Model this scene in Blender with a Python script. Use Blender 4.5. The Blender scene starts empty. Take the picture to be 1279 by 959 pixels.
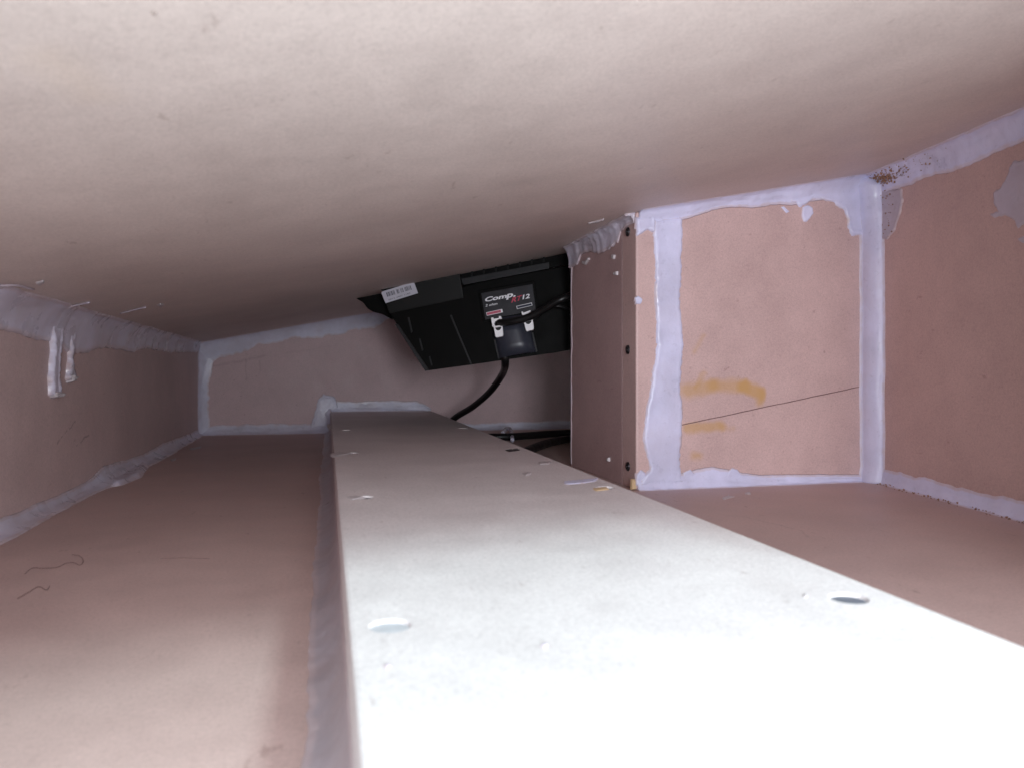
import bpy, bmesh, math, random
import numpy as np
from mathutils import Vector, Matrix, noise
random.seed(4)
R = math.radians
sc = bpy.context.scene
col = sc.collection
S = 0.06                      # metres per layout unit (camera height above the box floor)
# ---------------------------------------------------------------- camera
F, CU, CV = 960.0, 639.5, 466.0
YAW = R(13.73)
cd = bpy.data.cameras.new('camera'); cam = bpy.data.objects.new('camera', cd); col.objects.link(cam)
cam.location = (0, 0, 0); cam.rotation_euler = (R(90), 0, -YAW)
cd.sensor_width = 36; cd.lens = F / 1279 * 36; cd.shift_y = -13.5 / 1279
cd.clip_start = 0.005; cd.clip_end = 50
cd.dof.use_dof = True; cd.dof.focus_distance = 0.55; cd.dof.aperture_fstop = 34
sc.camera = cam
# ---------------------------------------------------------------- ambient light, window light and added fill
w = bpy.data.worlds.new('World'); sc.world = w; w.use_nodes = True
bg = w.node_tree.nodes['Background']; bg.inputs[0].default_value = (.83, .965, 1.0, 1); bg.inputs[1].default_value = 2.1
def area(name, loc, target, sx, sy, power, colr):
    l = bpy.data.lights.new(name, 'AREA'); l.shape = 'RECTANGLE'; l.size = sx; l.size_y = sy; l.energy = power; l.color = colr
    o = bpy.data.objects.new(name, l); col.objects.link(o); o.location = loc
    o.rotation_euler = (Vector(target) - Vector(loc)).to_track_quat('-Z', 'Y').to_euler()
    return o
tg = Vector((1.0, 2.5, -.65)) * S
wl = area('window_light', (0, 0, 0), tg, .17, .26, 8.7, (.70, .99, 1.0))
wd_ = Vector((.60, -.78, 1.0)).normalized(); wy = (Vector((0, -1, 0)) - wd_ * wd_.dot(Vector((0, -1, 0)))).normalized(); wx = wy.cross(wd_)
wl.rotation_euler = Matrix((wx, wy, wd_)).transposed().to_euler(); wl.location = tg + wd_ * 1.2
area('fill_light', (.034, -.18, .012), (.26, -.02, .02), .11, .11, 2.2, (.93, .94, 1.0))  # added fill lamp just behind the camera, brightens the inner panel
sc.view_settings.view_transform = 'Standard'; sc.view_settings.look = 'None'
sc.view_settings.exposure = 0.08; sc.view_settings.gamma = 1.0
sc.render.engine = 'CYCLES'
sc.cycles.max_bounces = 12; sc.cycles.diffuse_bounces = 8; sc.cycles.glossy_bounces = 4
sc.cycles.use_denoising = True; sc.cycles.sample_clamp_indirect = 4

# ---------------------------------------------------------------- layout helpers (units of S)
def ceil_z(x): return .868 + .197 * x
def ray(u, v):
    xc = (u - CU) / F; c, s = math.cos(YAW), math.sin(YAW)
    return Vector((xc * c + s, -xc * s + c, -(v - CV) / F))
class Plane:
    def __init__(s, o, n, up=None):
        s.o = Vector(o); s.n = Vector(n).normalized()
        if s.n.dot(-s.o) < 0: s.n = -s.n        # normal towards the viewer
    def at(s, u, v, h=0.0):
        r = ray(u, v); return r * ((s.o.dot(s.n) + h) / r.dot(s.n))
FLOOR = Plane((0, 0, -1), (0, 0, 1)); BTOP = Plane((0, 0, -.65), (0, 0, 1))
YB = 13.3; XL = -1.97; YP = 6.15; XD = 2.6; YD = 7.96
BACK = Plane((0, YB, 0), (0, 1, 0)); LEFT = Plane((XL, 0, 0), (1, 0, 0))
INNER = Plane((0, YP, 0), (0, 1, 0)); DIV = Plane((XD, 0, 0), (1, 0, 0))
CEIL = Plane((0, 0, .868), (.197, 0, -1))
RW0 = Vector((4.95, YP, 0)); RW1 = Vector((4.62, 4.24, 0)); rwd = (RW1 - RW0).normalized()
RIGHT = Plane(RW0, (rwd.y, -rwd.x, 0))

def tag(o, label=None, cat=None, group=None, kind=None):
    if label: o['label'] = label
    if cat: o['category'] = cat
    if group: o['group'] = group
    if kind: o['kind'] = kind
    return o
def mesh(name, vs, fs, mat, parent=None, smooth=False, bevel=0.0, thick=None):
    me = bpy.data.meshes.new(name); me.from_pydata([tuple(Vector(v) * S) for v in vs], [], fs)
    bm = bmesh.new(); bm.from_mesh(me)
    bmesh.ops.recalc_face_normals(bm, faces=bm.faces)
    if bevel:
        bmesh.ops.bevel(bm, geom=list(bm.edges), offset=bevel * S, segments=2, profile=.6, affect='EDGES')
    bm.to_mesh(me); bm.free()
    at = me.attributes.new('film', 'FLOAT', 'POINT'); at.data.foreach_set('value', thick if thick and len(thick) == len(me.vertices) else [1.0] * len(me.vertices))
    me.materials.append(mat)
    if smooth:
        for p in me.polygons: p.use_smooth = True
    o = bpy.data.objects.new(name, me); col.objects.link(o)
    if parent: o.parent = parent
    return o
def empty(name, loc=(0, 0, 0)):
    o = bpy.data.objects.new(name, None); o.empty_display_size = .01; col.objects.link(o); return o
def prism(name, outline, off, mat, parent=None, bevel=0.0, scale_back=1.0):
    """outline: list of points; off: extrusion vector"""
    pts = [Vector(p) for p in outline]; n = len(pts); c = sum(pts, Vector()) / n; off = Vector(off)
    back = [c + (p - c) * scale_back + off for p in pts]
    fs = [tuple(range(n)), tuple(reversed(range(n, 2 * n)))] + [(i, (i + 1) % n, n + (i + 1) % n, n + i) for i in range(n)]
    return mesh(name, pts + back, fs, mat, parent, bevel=bevel)
def tube(name, pts, r, mat, parent=None, seg=12, sub=10):
    P = [Vector(p) for p in pts]; Q = []
    P2 = [P[0] * 2 - P[1]] + P + [P[-1] * 2 - P[-2]]
    for i in range(1, len(P2) - 2):
        for k in range(sub):
            t = k / sub; a, b, c, d = P2[i - 1:i + 3]
            Q.append(.5 * ((2 * b) + (c - a) * t + (2 * a - 5 * b + 4 * c - d) * t * t + (3 * b - a - 3 * c + d) * t ** 3))
    Q.append(P[-1]); vs = []; fs = []
    for i, q in enumerate(Q):
        d = (Q[min(i + 1, len(Q) - 1)] - Q[max(i - 1, 0)]).normalized()
        x = d.cross(Vector((.13, .2, 1))).normalized(); y = d.cross(x)
        rr = r(i / (len(Q) - 1)) if callable(r) else r
        vs += [q + (x * math.cos(a) + y * math.sin(a)) * rr for a in [2 * math.pi * k / seg for k in range(seg)]]
    for i in range(len(Q) - 1):
        for k in range(seg):
            fs.append((i * seg + k, i * seg + (k + 1) % seg, (i + 1) * seg + (k + 1) % seg, (i + 1) * seg + k))
    fs += [tuple(range(seg)), tuple(range((len(Q) - 1) * seg, len(Q) * seg))]
    return mesh(name, vs, fs, mat, parent, smooth=True)

# ---------------------------------------------------------------- materials
def new_mat(name):
    m = bpy.data.materials.new(name); m.use_nodes = True
    nt = m.node_tree; return m, nt, nt.nodes['Principled BSDF']
def nd(nt, t, **k):
    n = nt.nodes.new(t)
    for a, b in k.items(): setattr(n, a, b)
    return n
def noise_n(nt, co, scale, detail=4, rough=.55, vec_scale=None):
    if vec_scale:
        mp = nd(nt, 'ShaderNodeMapping'); mp.inputs['Scale'].default_value = vec_scale
        nt.links.new(co, mp.inputs[0]); co = mp.outputs[0]
    n = nd(nt, 'ShaderNodeTexNoise'); n.inputs['Scale'].default_value = scale
    n.inputs['Detail'].default_value = detail; n.inputs['Roughness'].default_value = rough
    nt.links.new(co, n.inputs['Vector']); return n.outputs['Fac']
def ramp(nt, f, stops):
    r = nd(nt, 'ShaderNodeValToRGB'); el = r.color_ramp.elements
    while len(el) < len(stops): el.new(.5)
    for e, (p, c) in zip(el, stops): e.position = p; e.color = c if len(c) == 4 else (*c, 1)
    nt.links.new(f, r.inputs[0]); return r.outputs[0]
def mixc(nt, a, b, f, mode='MIX'):
    m = nd(nt, 'ShaderNodeMix', data_type='RGBA', blend_type=mode)
    for s, v in ((0, f), (6, a), (7, b)):
        if hasattr(v, 'type') and hasattr(v, 'is_output'): nt.links.new(v, m.inputs[s])
        elif s == 0: m.inputs[0].default_value = v
        else: m.inputs[s].default_value = (*v, 1)
    return m.outputs[2]
def mth(nt, op, a, b=None, clamp=False):
    m = nd(nt, 'ShaderNodeMath', operation=op, use_clamp=clamp)
    for i, v in enumerate((a, b)):
        if v is None: continue
        if hasattr(v, 'is_output'): nt.links.new(v, m.inputs[i])
        else: m.inputs[i].default_value = v
    return m.outputs[0]
def bump(nt, h, strength, dist, bs):
    b = nd(nt, 'ShaderNodeBump'); b.inputs['Strength'].default_value = strength; b.inputs['Distance'].default_value = dist
    nt.links.new(h, b.inputs['Height']); nt.links.new(b.outputs[0], bs.inputs['Normal'])
def seg_mask(nt, co, a, b, r, soft):
    """soft-edged mark between two points of the board: 1 inside, 0 outside"""
    a = Vector(a) * S; b = Vector(b) * S; d = b - a; L2 = max(d.dot(d), 1e-12)
    pa = nd(nt, 'ShaderNodeVectorMath', operation='SUBTRACT'); nt.links.new(co, pa.inputs[0]); pa.inputs[1].default_value = a
    dt = nd(nt, 'ShaderNodeVectorMath', operation='DOT_PRODUCT'); nt.links.new(pa.outputs[0], dt.inputs[0]); dt.inputs[1].default_value = d
    t = mth(nt, 'DIVIDE', dt.outputs['Value'], L2, True)
    sc_ = nd(nt, 'ShaderNodeVectorMath', operation='SCALE'); sc_.inputs[0].default_value = d; nt.links.new(t, sc_.inputs['Scale'])
    df = nd(nt, 'ShaderNodeVectorMath', operation='DISTANCE'); nt.links.new(pa.outputs[0], df.inputs[0]); nt.links.new(sc_.outputs[0], df.inputs[1])
    q = mth(nt, 'SUBTRACT', r * S, df.outputs['Value'])
    return mth(nt, 'DIVIDE', q, soft * S, True)
def mdf(name, base=(.575, .405, .39), stains=(), rough=.5, speck=1.0):
    m, nt, bs = new_mat(name)
    tc = nd(nt, 'ShaderNodeTexCoord'); co = tc.outputs['Object']
    big = noise_n(nt, co, 14, 4, .6); mid = noise_n(nt, co, 70, 5, .65); fine = noise_n(nt, co, 900, 3, .7)
    fib = noise_n(nt, co, 260, 3, .6, (1, .35, 1))
    fine2 = noise_n(nt, co, 2600, 2, .6); dot = nd(nt, 'ShaderNodeTexVoronoi'); dot.inputs['Scale'].default_value = 330; nt.links.new(co, dot.inputs['Vector'])
    b = Vector(base)
    c = ramp(nt, big, [(.3, tuple(b * .90)), (.7, tuple(Vector((b.x * 1.06, b.y * 1.07, b.z * 1.07))))])
    c = mixc(nt, c, ramp(nt, mid, [(.32, (.88, .87, .87)), (.68, (1.07, 1.07, 1.07))]), .5, 'MULTIPLY')
    c = mixc(nt, c, ramp(nt, fine, [(.36, (.80, .78, .78)), (.5, (1, 1, 1)), (.66, (1.12, 1.12, 1.12))]), .38 * speck, 'MULTIPLY')
    c = mixc(nt, c, ramp(nt, fib, [(.25, (.55, .48, .46)), (.32, (1, 1, 1))]), .45 * speck, 'MULTIPLY')
    c = mixc(nt, c, ramp(nt, fine2, [(.3, (.82, .81, .81)), (.7, (1.16, 1.16, 1.16))]), .6 * speck, 'MULTIPLY')
    c = mixc(nt, c, ramp(nt, dot.outputs['Distance'], [(.10, (.62, .58, .58)), (.20, (1, 1, 1))]), .18 * speck, 'MULTIPLY')
    if stains:
        wn = nd(nt, 'ShaderNodeTexNoise'); wn.inputs['Scale'].default_value = 120; wn.inputs['Detail'].default_value = 4; nt.links.new(co, wn.inputs['Vector'])
        off = nd(nt, 'ShaderNodeVectorMath', operation='MULTIPLY_ADD'); nt.links.new(wn.outputs['Color'], off.inputs[0])
        off.inputs[1].default_value = (.0048, .0048, .0048); off.inputs[2].default_value = (-.0024, -.0024, -.0024)
        ad = nd(nt, 'ShaderNodeVectorMath', operation='ADD'); nt.links.new(co, ad.inputs[0]); nt.links.new(off.outputs[0], ad.inputs[1])
        for a, bb, r, soft, colr, op in stains:
            k = seg_mask(nt, ad.outputs[0], a, bb, r, soft)
            k = mth(nt, 'MULTIPLY', k, op)
            c = mixc(nt, c, colr, k)
    nt.links.new(c, bs.inputs['Base Color'])
    bs.inputs['Specular IOR Level'].default_value = .4
    rr = ramp(nt, mid, [(.3, (rough - .06,) * 3), (.7, (rough + .1,) * 3)]); nt.links.new(rr, bs.inputs['Roughness'])
    bump(nt, mixc(nt, fine, mid, .4), .10, .00025, bs)
    return m
def sealant(name, base, thin=None, thin_amt=.3, rough=.36, bmp=.45):
    m, nt, bs = new_mat(name)
    tc = nd(nt, 'ShaderNodeTexCoord'); co = tc.outputs['Object']
    a = noise_n(nt, co, 45, 5, .6); f = noise_n(nt, co, 420, 3, .6)
    b = Vector(base)
    c = ramp(nt, a, [(.3, tuple(b * .86)), (.65, tuple(b * 1.05))])
    if thin:
        k = ramp(nt, noise_n(nt, co, 28, 5, .65), [(.42, (0, 0, 0)), (.66, (thin_amt,) * 3)])
        c = mixc(nt, c, thin, k)
    c = mixc(nt, c, ramp(nt, f, [(.25, (.75, .74, .76)), (.4, (1, 1, 1))]), .5, 'MULTIPLY')
    fa = nd(nt, 'ShaderNodeAttribute', attribute_name='film')
    k = mth(nt, 'ADD', fa.outputs['Fac'], mth(nt, 'MULTIPLY', mth(nt, 'SUBTRACT', noise_n(nt, co, 160, 4, .6), .5), 1.0))
    k = ramp(nt, k, [(.08, (0, 0, 0)), (.75, (1, 1, 1))])
    c = mixc(nt, (.585, .47, .49), c, k)          # thin film lets the board show through
    nt.links.new(c, bs.inputs['Base Color'])
    nt.links.new(ramp(nt, a, [(.3, (rough - .1,) * 3), (.7, (rough + .16,) * 3)]), bs.inputs['Roughness'])
    bs.inputs['Subsurface Weight'].default_value = .15; bs.inputs['Subsurface Radius'].default_value = (.002, .0018, .002)
    bump(nt, mixc(nt, a, f, .3), bmp, .0012, bs)
    return m
def plain(name, c, rough=.5, metal=0.0, nz=120, amp=.25, spec=.5, bmp=.15):
    m, nt, bs = new_mat(name)
    tc = nd(nt, 'ShaderNodeTexCoord'); n = noise_n(nt, tc.outputs['Object'], nz, 5, .6); b = Vector(c)
    nt.links.new(ramp(nt, n, [(.3, tuple(b * (1 - amp))), (.7, tuple(b * (1 + amp)))]), bs.inputs['Base Color'])
    nt.links.new(ramp(nt, n, [(.3, (max(rough - .08, .05),) * 3), (.7, (rough + .1,) * 3)]), bs.inputs['Roughness'])
    bs.inputs['Metallic'].default_value = metal; bs.inputs['Specular IOR Level'].default_value = spec
    if bmp: bump(nt, n, bmp, .0004, bs)
    return m
I = INNER.at; B = BACK.at; L = LEFT.at; D = DIV.at; FL = FLOOR.at; BT = BTOP.at; RT = RIGHT.at
glue = (.52, .30, .10); pencil = (.13, .075, .07); pale = (.55, .45, .42)
M = {}
M['mdf'] = mdf('mdf_board')
M['mdf_inner'] = mdf('mdf_board_glue_marked', stains=[
    (I(858, 488), I(890, 481), .09, .06, glue, .55), (I(890, 481), I(930, 483), .085, .06, glue, .55), (I(930, 483), I(949, 492), .085, .05, glue, .72), (I(950, 490), I(948, 502), .06, .05, glue, .45), (I(880, 465), I(868, 484), .035, .03, glue, .35),
    (I(858, 535), I(900, 533), .06, .04, glue, .6), (I(900, 533), I(914, 536), .04, .04, glue, .3),
    (I(866, 440), I(880, 420), .04, .04, glue, .35), (I(866, 570), I(872, 570), .06, .06, glue, .6)])
M['mdf_left'] = mdf('mdf_board_scuffed', (.64, .49, .48), stains=[
    (L(72, 552), L(94, 526), .012, .012, pencil, .6), (L(96, 556), L(112, 542), .012, .012, pencil, .6),
    (L(60, 520), L(110, 515), .012, .03, pencil, .25), (L(70, 500), L(64, 585), .01, .03, pencil, .25), (L(100, 505), L(90, 570), .01, .03, pencil, .22)])
M['mdf_back'] = mdf('mdf_board_back', (.56, .41, .425), stains=[
    (B(262, 458), B(330, 445), .035, .05, pencil, .3), (B(330, 445), B(420, 432), .02, .05, pencil, .22),
    (B(307, 432), B(308, 475), .018, .03, pencil, .4), (B(324, 450), B(324, 467), .018, .03, pencil, .35)])
M['mdf_floor'] = mdf('mdf_board_floor', (.57, .415, .39), stains=[
    (FL(1000, 662), FL(930, 645), .012, .02, pencil, .5), (FL(930, 645), FL(905, 643), .012, .02, pencil, .45), (FL(1000, 662), FL(1012, 672), .012, .02, pencil, .4)])
M['mdf_div'] = mdf('mdf_board_divider', (.48, .33, .33))
M['mdf_edge'] = mdf('mdf_cut_edge', (.46, .34, .32), rough=.7)
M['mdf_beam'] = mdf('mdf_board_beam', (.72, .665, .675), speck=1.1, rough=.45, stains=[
    (BT(560, 600), BT(600, 612), .006, .02, (.5, .42, .42), .3), (BT(870, 700), BT(905, 712), .01, .05, (.55, .50, .48), .4), (BT(780, 705), BT(790, 745), .008, .03, (.55, .50, .52), .35),
    (BT(1085, 765), BT(1110, 790), .008, .03, (.6, .54, .52), .35), (BT(610, 560), BT(625, 556), .006, .02, (.3, .24, .26), .45), (BT(500, 590), BT(560, 600), .008, .03, (.55, .42, .42), .3),
    (BT(664, 806), BT(690, 803), .010, .012, (.35, .30, .30), .5), (BT(474, 832), BT(492, 830), .010, .012, (.35, .30, .32), .4), (BT(760, 690), BT(850, 672), .015, .08, (.66, .60, .52), .4)])
M['seal'] = sealant('white_sealant', (.66, .655, .86), (.60, .54, .64), .3)
M['seal_thin'] = sealant('thin_sealant', (.70, .67, .80), (.50, .42, .44), .55, rough=.28, bmp=.22)
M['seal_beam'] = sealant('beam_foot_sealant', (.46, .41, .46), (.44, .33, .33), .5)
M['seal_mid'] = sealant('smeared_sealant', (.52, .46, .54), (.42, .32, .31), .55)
M['seal_back'] = sealant('grey_blue_sealant', (.70, .70, .84), (.56, .49, .54), .4)
M['black'] = plain('black_plastic', (.0015, .0015, .0014), .6, amp=.5, spec=.12)
M['black2'] = plain('satin_black_plastic', (.006, .006, .006), .5, spec=.2)
M['grey_pl'] = plain('dark_grey_plastic', (.018, .018, .02), .5, spec=.3)
M['cover'] = plain('blue_black_plastic', (.032, .034, .048), .3, nz=40, spec=.4)
M['label'] = plain('label_print_black', (.022, .022, .027), .4, spec=.35)
M['white'] = plain('white_print', (.80, .80, .84), .5, amp=.06)
M['clip'] = plain('white_terminal_plastic', (.95, .94, .97), .3, amp=.04)
M['red'] = plain('red_print', (.48, .05, .09), .5, amp=.15)
M['redbar'] = plain('red_polarity_print', (.50, .10, .16), .5, amp=.15)
M['navy'] = plain('navy_print', (.012, .014, .04), .5, amp=.15)
M['paper'] = plain('paper_sticker', (.50, .49, .56), .6, amp=.06)
M['ink'] = plain('barcode_ink', (.05, .05, .07), .6, amp=.1)
M['cable'] = plain('black_cable_rubber', (.007, .0065, .007), .4, spec=.35)
M['screw'] = plain('black_screw_steel', (.05, .045, .05), .3, metal=.8)
M['steel'] = plain('grey_screw_steel', (.13, .14, .175), .6, metal=.0)
M['steel_pale'] = plain('pale_grey_screw_steel', (.50, .50, .54), .6)
M['crumb'] = plain('wood_crumbs', (.27, .15, .10), .8, amp=.35)
M['pencil'] = plain('pencil_graphite', (.14, .075, .07), .6, amp=.2, bmp=0)
M['faint'] = plain('grey_brown_smudge', (.30, .24, .22), .7, bmp=0)
M['fleck'] = plain('dried_sealant_fleck', (.55, .50, .52), .5, amp=.08)
M['wood_fleck'] = plain('glue_fleck', (.62, .44, .26), .6, amp=.1)

# ---------------------------------------------------------------- the box: boards with real thickness
T = .317
def board(name, pts, off, mat, kind='structure', parent=None, bevel=.006):
    o = prism(name, pts, off, mat, parent, bevel)
    if kind: o['kind'] = kind
    return o
Y0 = 1.0; YF = 1.42; XR = 6.2
board('floor', [(XL - T, Y0, -1), (XR, Y0, -1), (XR, YB + T, -1), (XL - T, YB + T, -1)], (0, 0, -T), M['mdf_floor'])
board('ceiling', [(XL - T - .3, YF, ceil_z(XL - T - .3)), (XR + .4, YF, ceil_z(XR + .4)), (XR + .4, YB + T, ceil_z(XR + .4)), (XL - T - .3, YB + T, ceil_z(XL - T - .3))], (-.197 * T, 0, T), mdf('mdf_board_ceiling', (.69, .59, .555), stains=[
    (CEIL.at(976, 50), CEIL.at(990, 40), .004, .004, (.85, .78, .74), .55), (CEIL.at(984, 46), CEIL.at(996, 42), .003, .004, (.85, .78, .74), .5),
    (CEIL.at(1250, 72), CEIL.at(1279, 64), .006, .01, (.30, .22, .21), .3), (CEIL.at(1238, 84), CEIL.at(1262, 76), .005, .01, (.30, .22, .21), .25),
    (CEIL.at(610, 300), CEIL.at(650, 290), .03, .05, (.80, .72, .70), .3), (CEIL.at(60, 70), CEIL.at(120, 120), .10, .15, (.74, .60, .48), .35),
    (CEIL.at(260, 140), CEIL.at(350, 132), .02, .05, (.56, .42, .40), .35)]))
board('back_wall', [(XL, YB, -1), (XR, YB, -1), (XR, YB, ceil_z(XR)), (XL, YB, ceil_z(XL))], (0, T, 0), M['mdf_back'], bevel=0)
board('left_wall', [(XL, Y0, -1), (XL, YB + T, -1), (XL, YB + T, ceil_z(XL)), (XL, Y0, ceil_z(XL))], (-T, 0, 0), M['mdf_left'], bevel=0)
board('chamber_wall', [(XR, YP, -1), (XR, YB + T, -1), (XR, YB + T, ceil_z(XR)), (XR, YP, ceil_z(XR))], (T, 0, 0), M['mdf_left'], bevel=0)
rwe = RW0 + rwd * ((RW0.y - YF) / abs(rwd.y))
nr = Vector((-rwd.y, rwd.x, 0))
if nr.x < 0: nr = -nr
board('right_wall', [(RW0.x, RW0.y, -1), (rwe.x, rwe.y, -1), (rwe.x, rwe.y, ceil_z(rwe.x)), (RW0.x, RW0.y, ceil_z(RW0.x))], nr * T, mdf('mdf_board_right', (.55, .375, .35)), bevel=0)
board('front_wall', [(2.7, YF, -1), (rwe.x + T, YF, -1), (rwe.x + T, YF, ceil_z(rwe.x + T)), (2.7, YF, ceil_z(2.7))], (0, -T, 0), M['mdf'], bevel=.004)
board('front_side_blocker', [(XL, YF, -1), (-1.35, YF, -1), (-1.35, YF, ceil_z(-1.35)), (XL, YF, ceil_z(XL))], (0, -T, 0), M['mdf'], bevel=.004)  # unseen board added to keep ambient light off the near left floor
inner = board('inner_wall', [(2.93, YP, -1), (5.3, YP, -1), (5.3, YP, ceil_z(5.3)), (2.93, YP, ceil_z(2.93))], (0, T, 0), M['mdf_inner'], bevel=0)

# pencil line drawn on the inner wall
def mark(name, plane, pix, wid, parent, mat=None, label=None, h=.0015):
    vs, fs = [], []
    P = [plane.at(u, v, h) for u, v in pix]
    for i, p in enumerate(P):
        d = (P[min(i + 1, len(P) - 1)] - P[max(i - 1, 0)]).normalized(); s = d.cross(plane.n).normalized()
        wd = wid * (.6 + .8 * noise.noise(Vector((i * .7, wid * 100, 3))) ** 2 + .3 * (0 < i < len(P) - 1))
        vs += [p - s * wd, p + s * wd, p + s * wd - plane.n * h * 1.3, p - s * wd - plane.n * h * 1.3]
    for i in range(len(P) - 1):
        for k in range(4):
            fs.append((4 * i + k, 4 * i + (k + 1) % 4, 4 * i + 4 + (k + 1) % 4, 4 * i + 4 + k))
    fs += [(0, 1, 2, 3), tuple(range(4 * len(P) - 4, 4 * len(P)))]
    o = mesh(name, vs, fs, mat or M['pencil'], parent)
    if label: o['label'] = label
    return o
def line_px(a, b, n=14, j=.3):
    return [(a[0] + (b[0] - a[0]) * i / n + 0, a[1] + (b[1] - a[1]) * i / n + random.uniform(-j, j)) for i in range(n + 1)]
mark('pencil_line', INNER, line_px((850, 531), (1074, 483), 26, .25), .0042, inner)

# sunlit wooden beam lying on the floor, with countersunk screw holes
beam = empty('wooden_beam')
tag(beam, 'pale sunlit wooden beam with countersunk screw holes running along the box floor to the back', 'beam')
def bl(y): return .055 + .0035 * y
def br(y): return 1.60 + .015 * y
yb0, yb1 = 1.0, YB - .003
bo = mesh('board', [(bl(yb0), yb0, -.998), (br(yb0), yb0, -.998), (br(yb1), yb1, -.998), (bl(yb1), yb1, -.998),
                    (bl(yb0), yb0, -.65), (br(yb0), yb0, -.65), (br(yb1), yb1, -.65), (bl(yb1), yb1, -.65)],
          [(0, 1, 2, 3), (4, 5, 6, 7), (0, 1, 5, 4), (1, 2, 6, 5), (2, 3, 7, 6), (3, 0, 4, 7)], M['mdf_beam'], beam, bevel=.012)
holes = [(.165, 2.0), (1.475, 1.93), (.20, 4.1), (1.55, 4.12), (.22, 6.4), (1.58, 6.4), (.24, 9.0), (1.6, 9.0)]
bmc = bmesh.new()
for x, y in holes:
    mm = Matrix.Translation(Vector((x, y, -.65 - .033 + .004)) * S)
    bmesh.ops.create_cone(bmc, cap_ends=True, segments=28, radius1=.026 * S, radius2=.060 * S, depth=.075 * S, matrix=mm)
mc = bpy.data.meshes.new('cut'); bmc.to_mesh(mc); bmc.free(); oc = bpy.data.objects.new('cut', mc); col.objects.link(oc)
md = bo.modifiers.new('cut', 'BOOLEAN'); md.object = oc; md.operation = 'DIFFERENCE'; md.solver = 'EXACT'
bpy.context.view_layer.update()
dg = bpy.context.evaluated_depsgraph_get()
nm = bpy.data.meshes.new_from_object(bo.evaluated_get(dg)); bo.modifiers.clear(); bo.data = nm
bpy.data.objects.remove(oc)
sme = None
for x, y in holes:
    if sme is None:
        s_ = mesh('screw', [(0, 0, 0)], [], M['steel'], beam)
        b2 = bmesh.new(); bmesh.ops.create_cone(b2, cap_ends=True, segments=16, radius1=.042 * S, radius2=.050 * S, depth=.02 * S)
        b2.to_mesh(s_.data); b2.free(); sme = s_
    else:
        s_ = sme.copy(); col.objects.link(s_); s_.parent = beam
    if (x, y) == holes[0]: first = s_
    s_.location = Vector((x, y, -.65 - .019)) * S

first.data = first.data.copy(); first.data.materials.clear(); first.data.materials.append(M['steel_pale']); first['label'] = 'pale screw head in the near left hole'
# divider: side board, end grain of the post with three screws
div = empty('divider'); tag(div, 'upright wooden divider with three black screws down its edge, right of the loudspeaker', 'divider')
prism('side_board', [(XD, 6.475, -.999), (XD, YD, -.999), (XD, YD, ceil_z(XD)), (XD, 6.475, ceil_z(XD))], (T, 0, 0), M['mdf_div'], div, .006)
prism('post', [(XD - .004, YP - .004, -.999), (2.925, YP - .004, -.999), (2.925, YP - .004, ceil_z(XD) + .03), (XD - .004, YP - .004, ceil_z(XD) + .0)], (0, T, 0), M['mdf'], div, .018)
for k, vv in enumerate((290, 437, 582)):
    c = D(785.5, vv); c.x = XD - .006
    vs = []; fs = []; seg = 18
    prof = [(.0, .036), (.012, .034), (.016, .026), (.010, .016), (.002, .012)]
    for (h, r) in prof:
        vs += [c + Vector((-h, math.cos(a) * r, math.sin(a) * r * 1.15)) for a in [2 * math.pi * i / seg for i in range(seg)]]
    for j in range(len(prof) - 1):
        for i in range(seg): fs.append((j * seg + i, j * seg + (i + 1) % seg, (j + 1) * seg + (i + 1) % seg, (j + 1) * seg + i))
    fs += [tuple(range(seg)), tuple(range((len(prof) - 1) * seg, len(prof) * seg))]
    mesh('screw', vs, fs, M['screw'], div, smooth=False)

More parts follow.
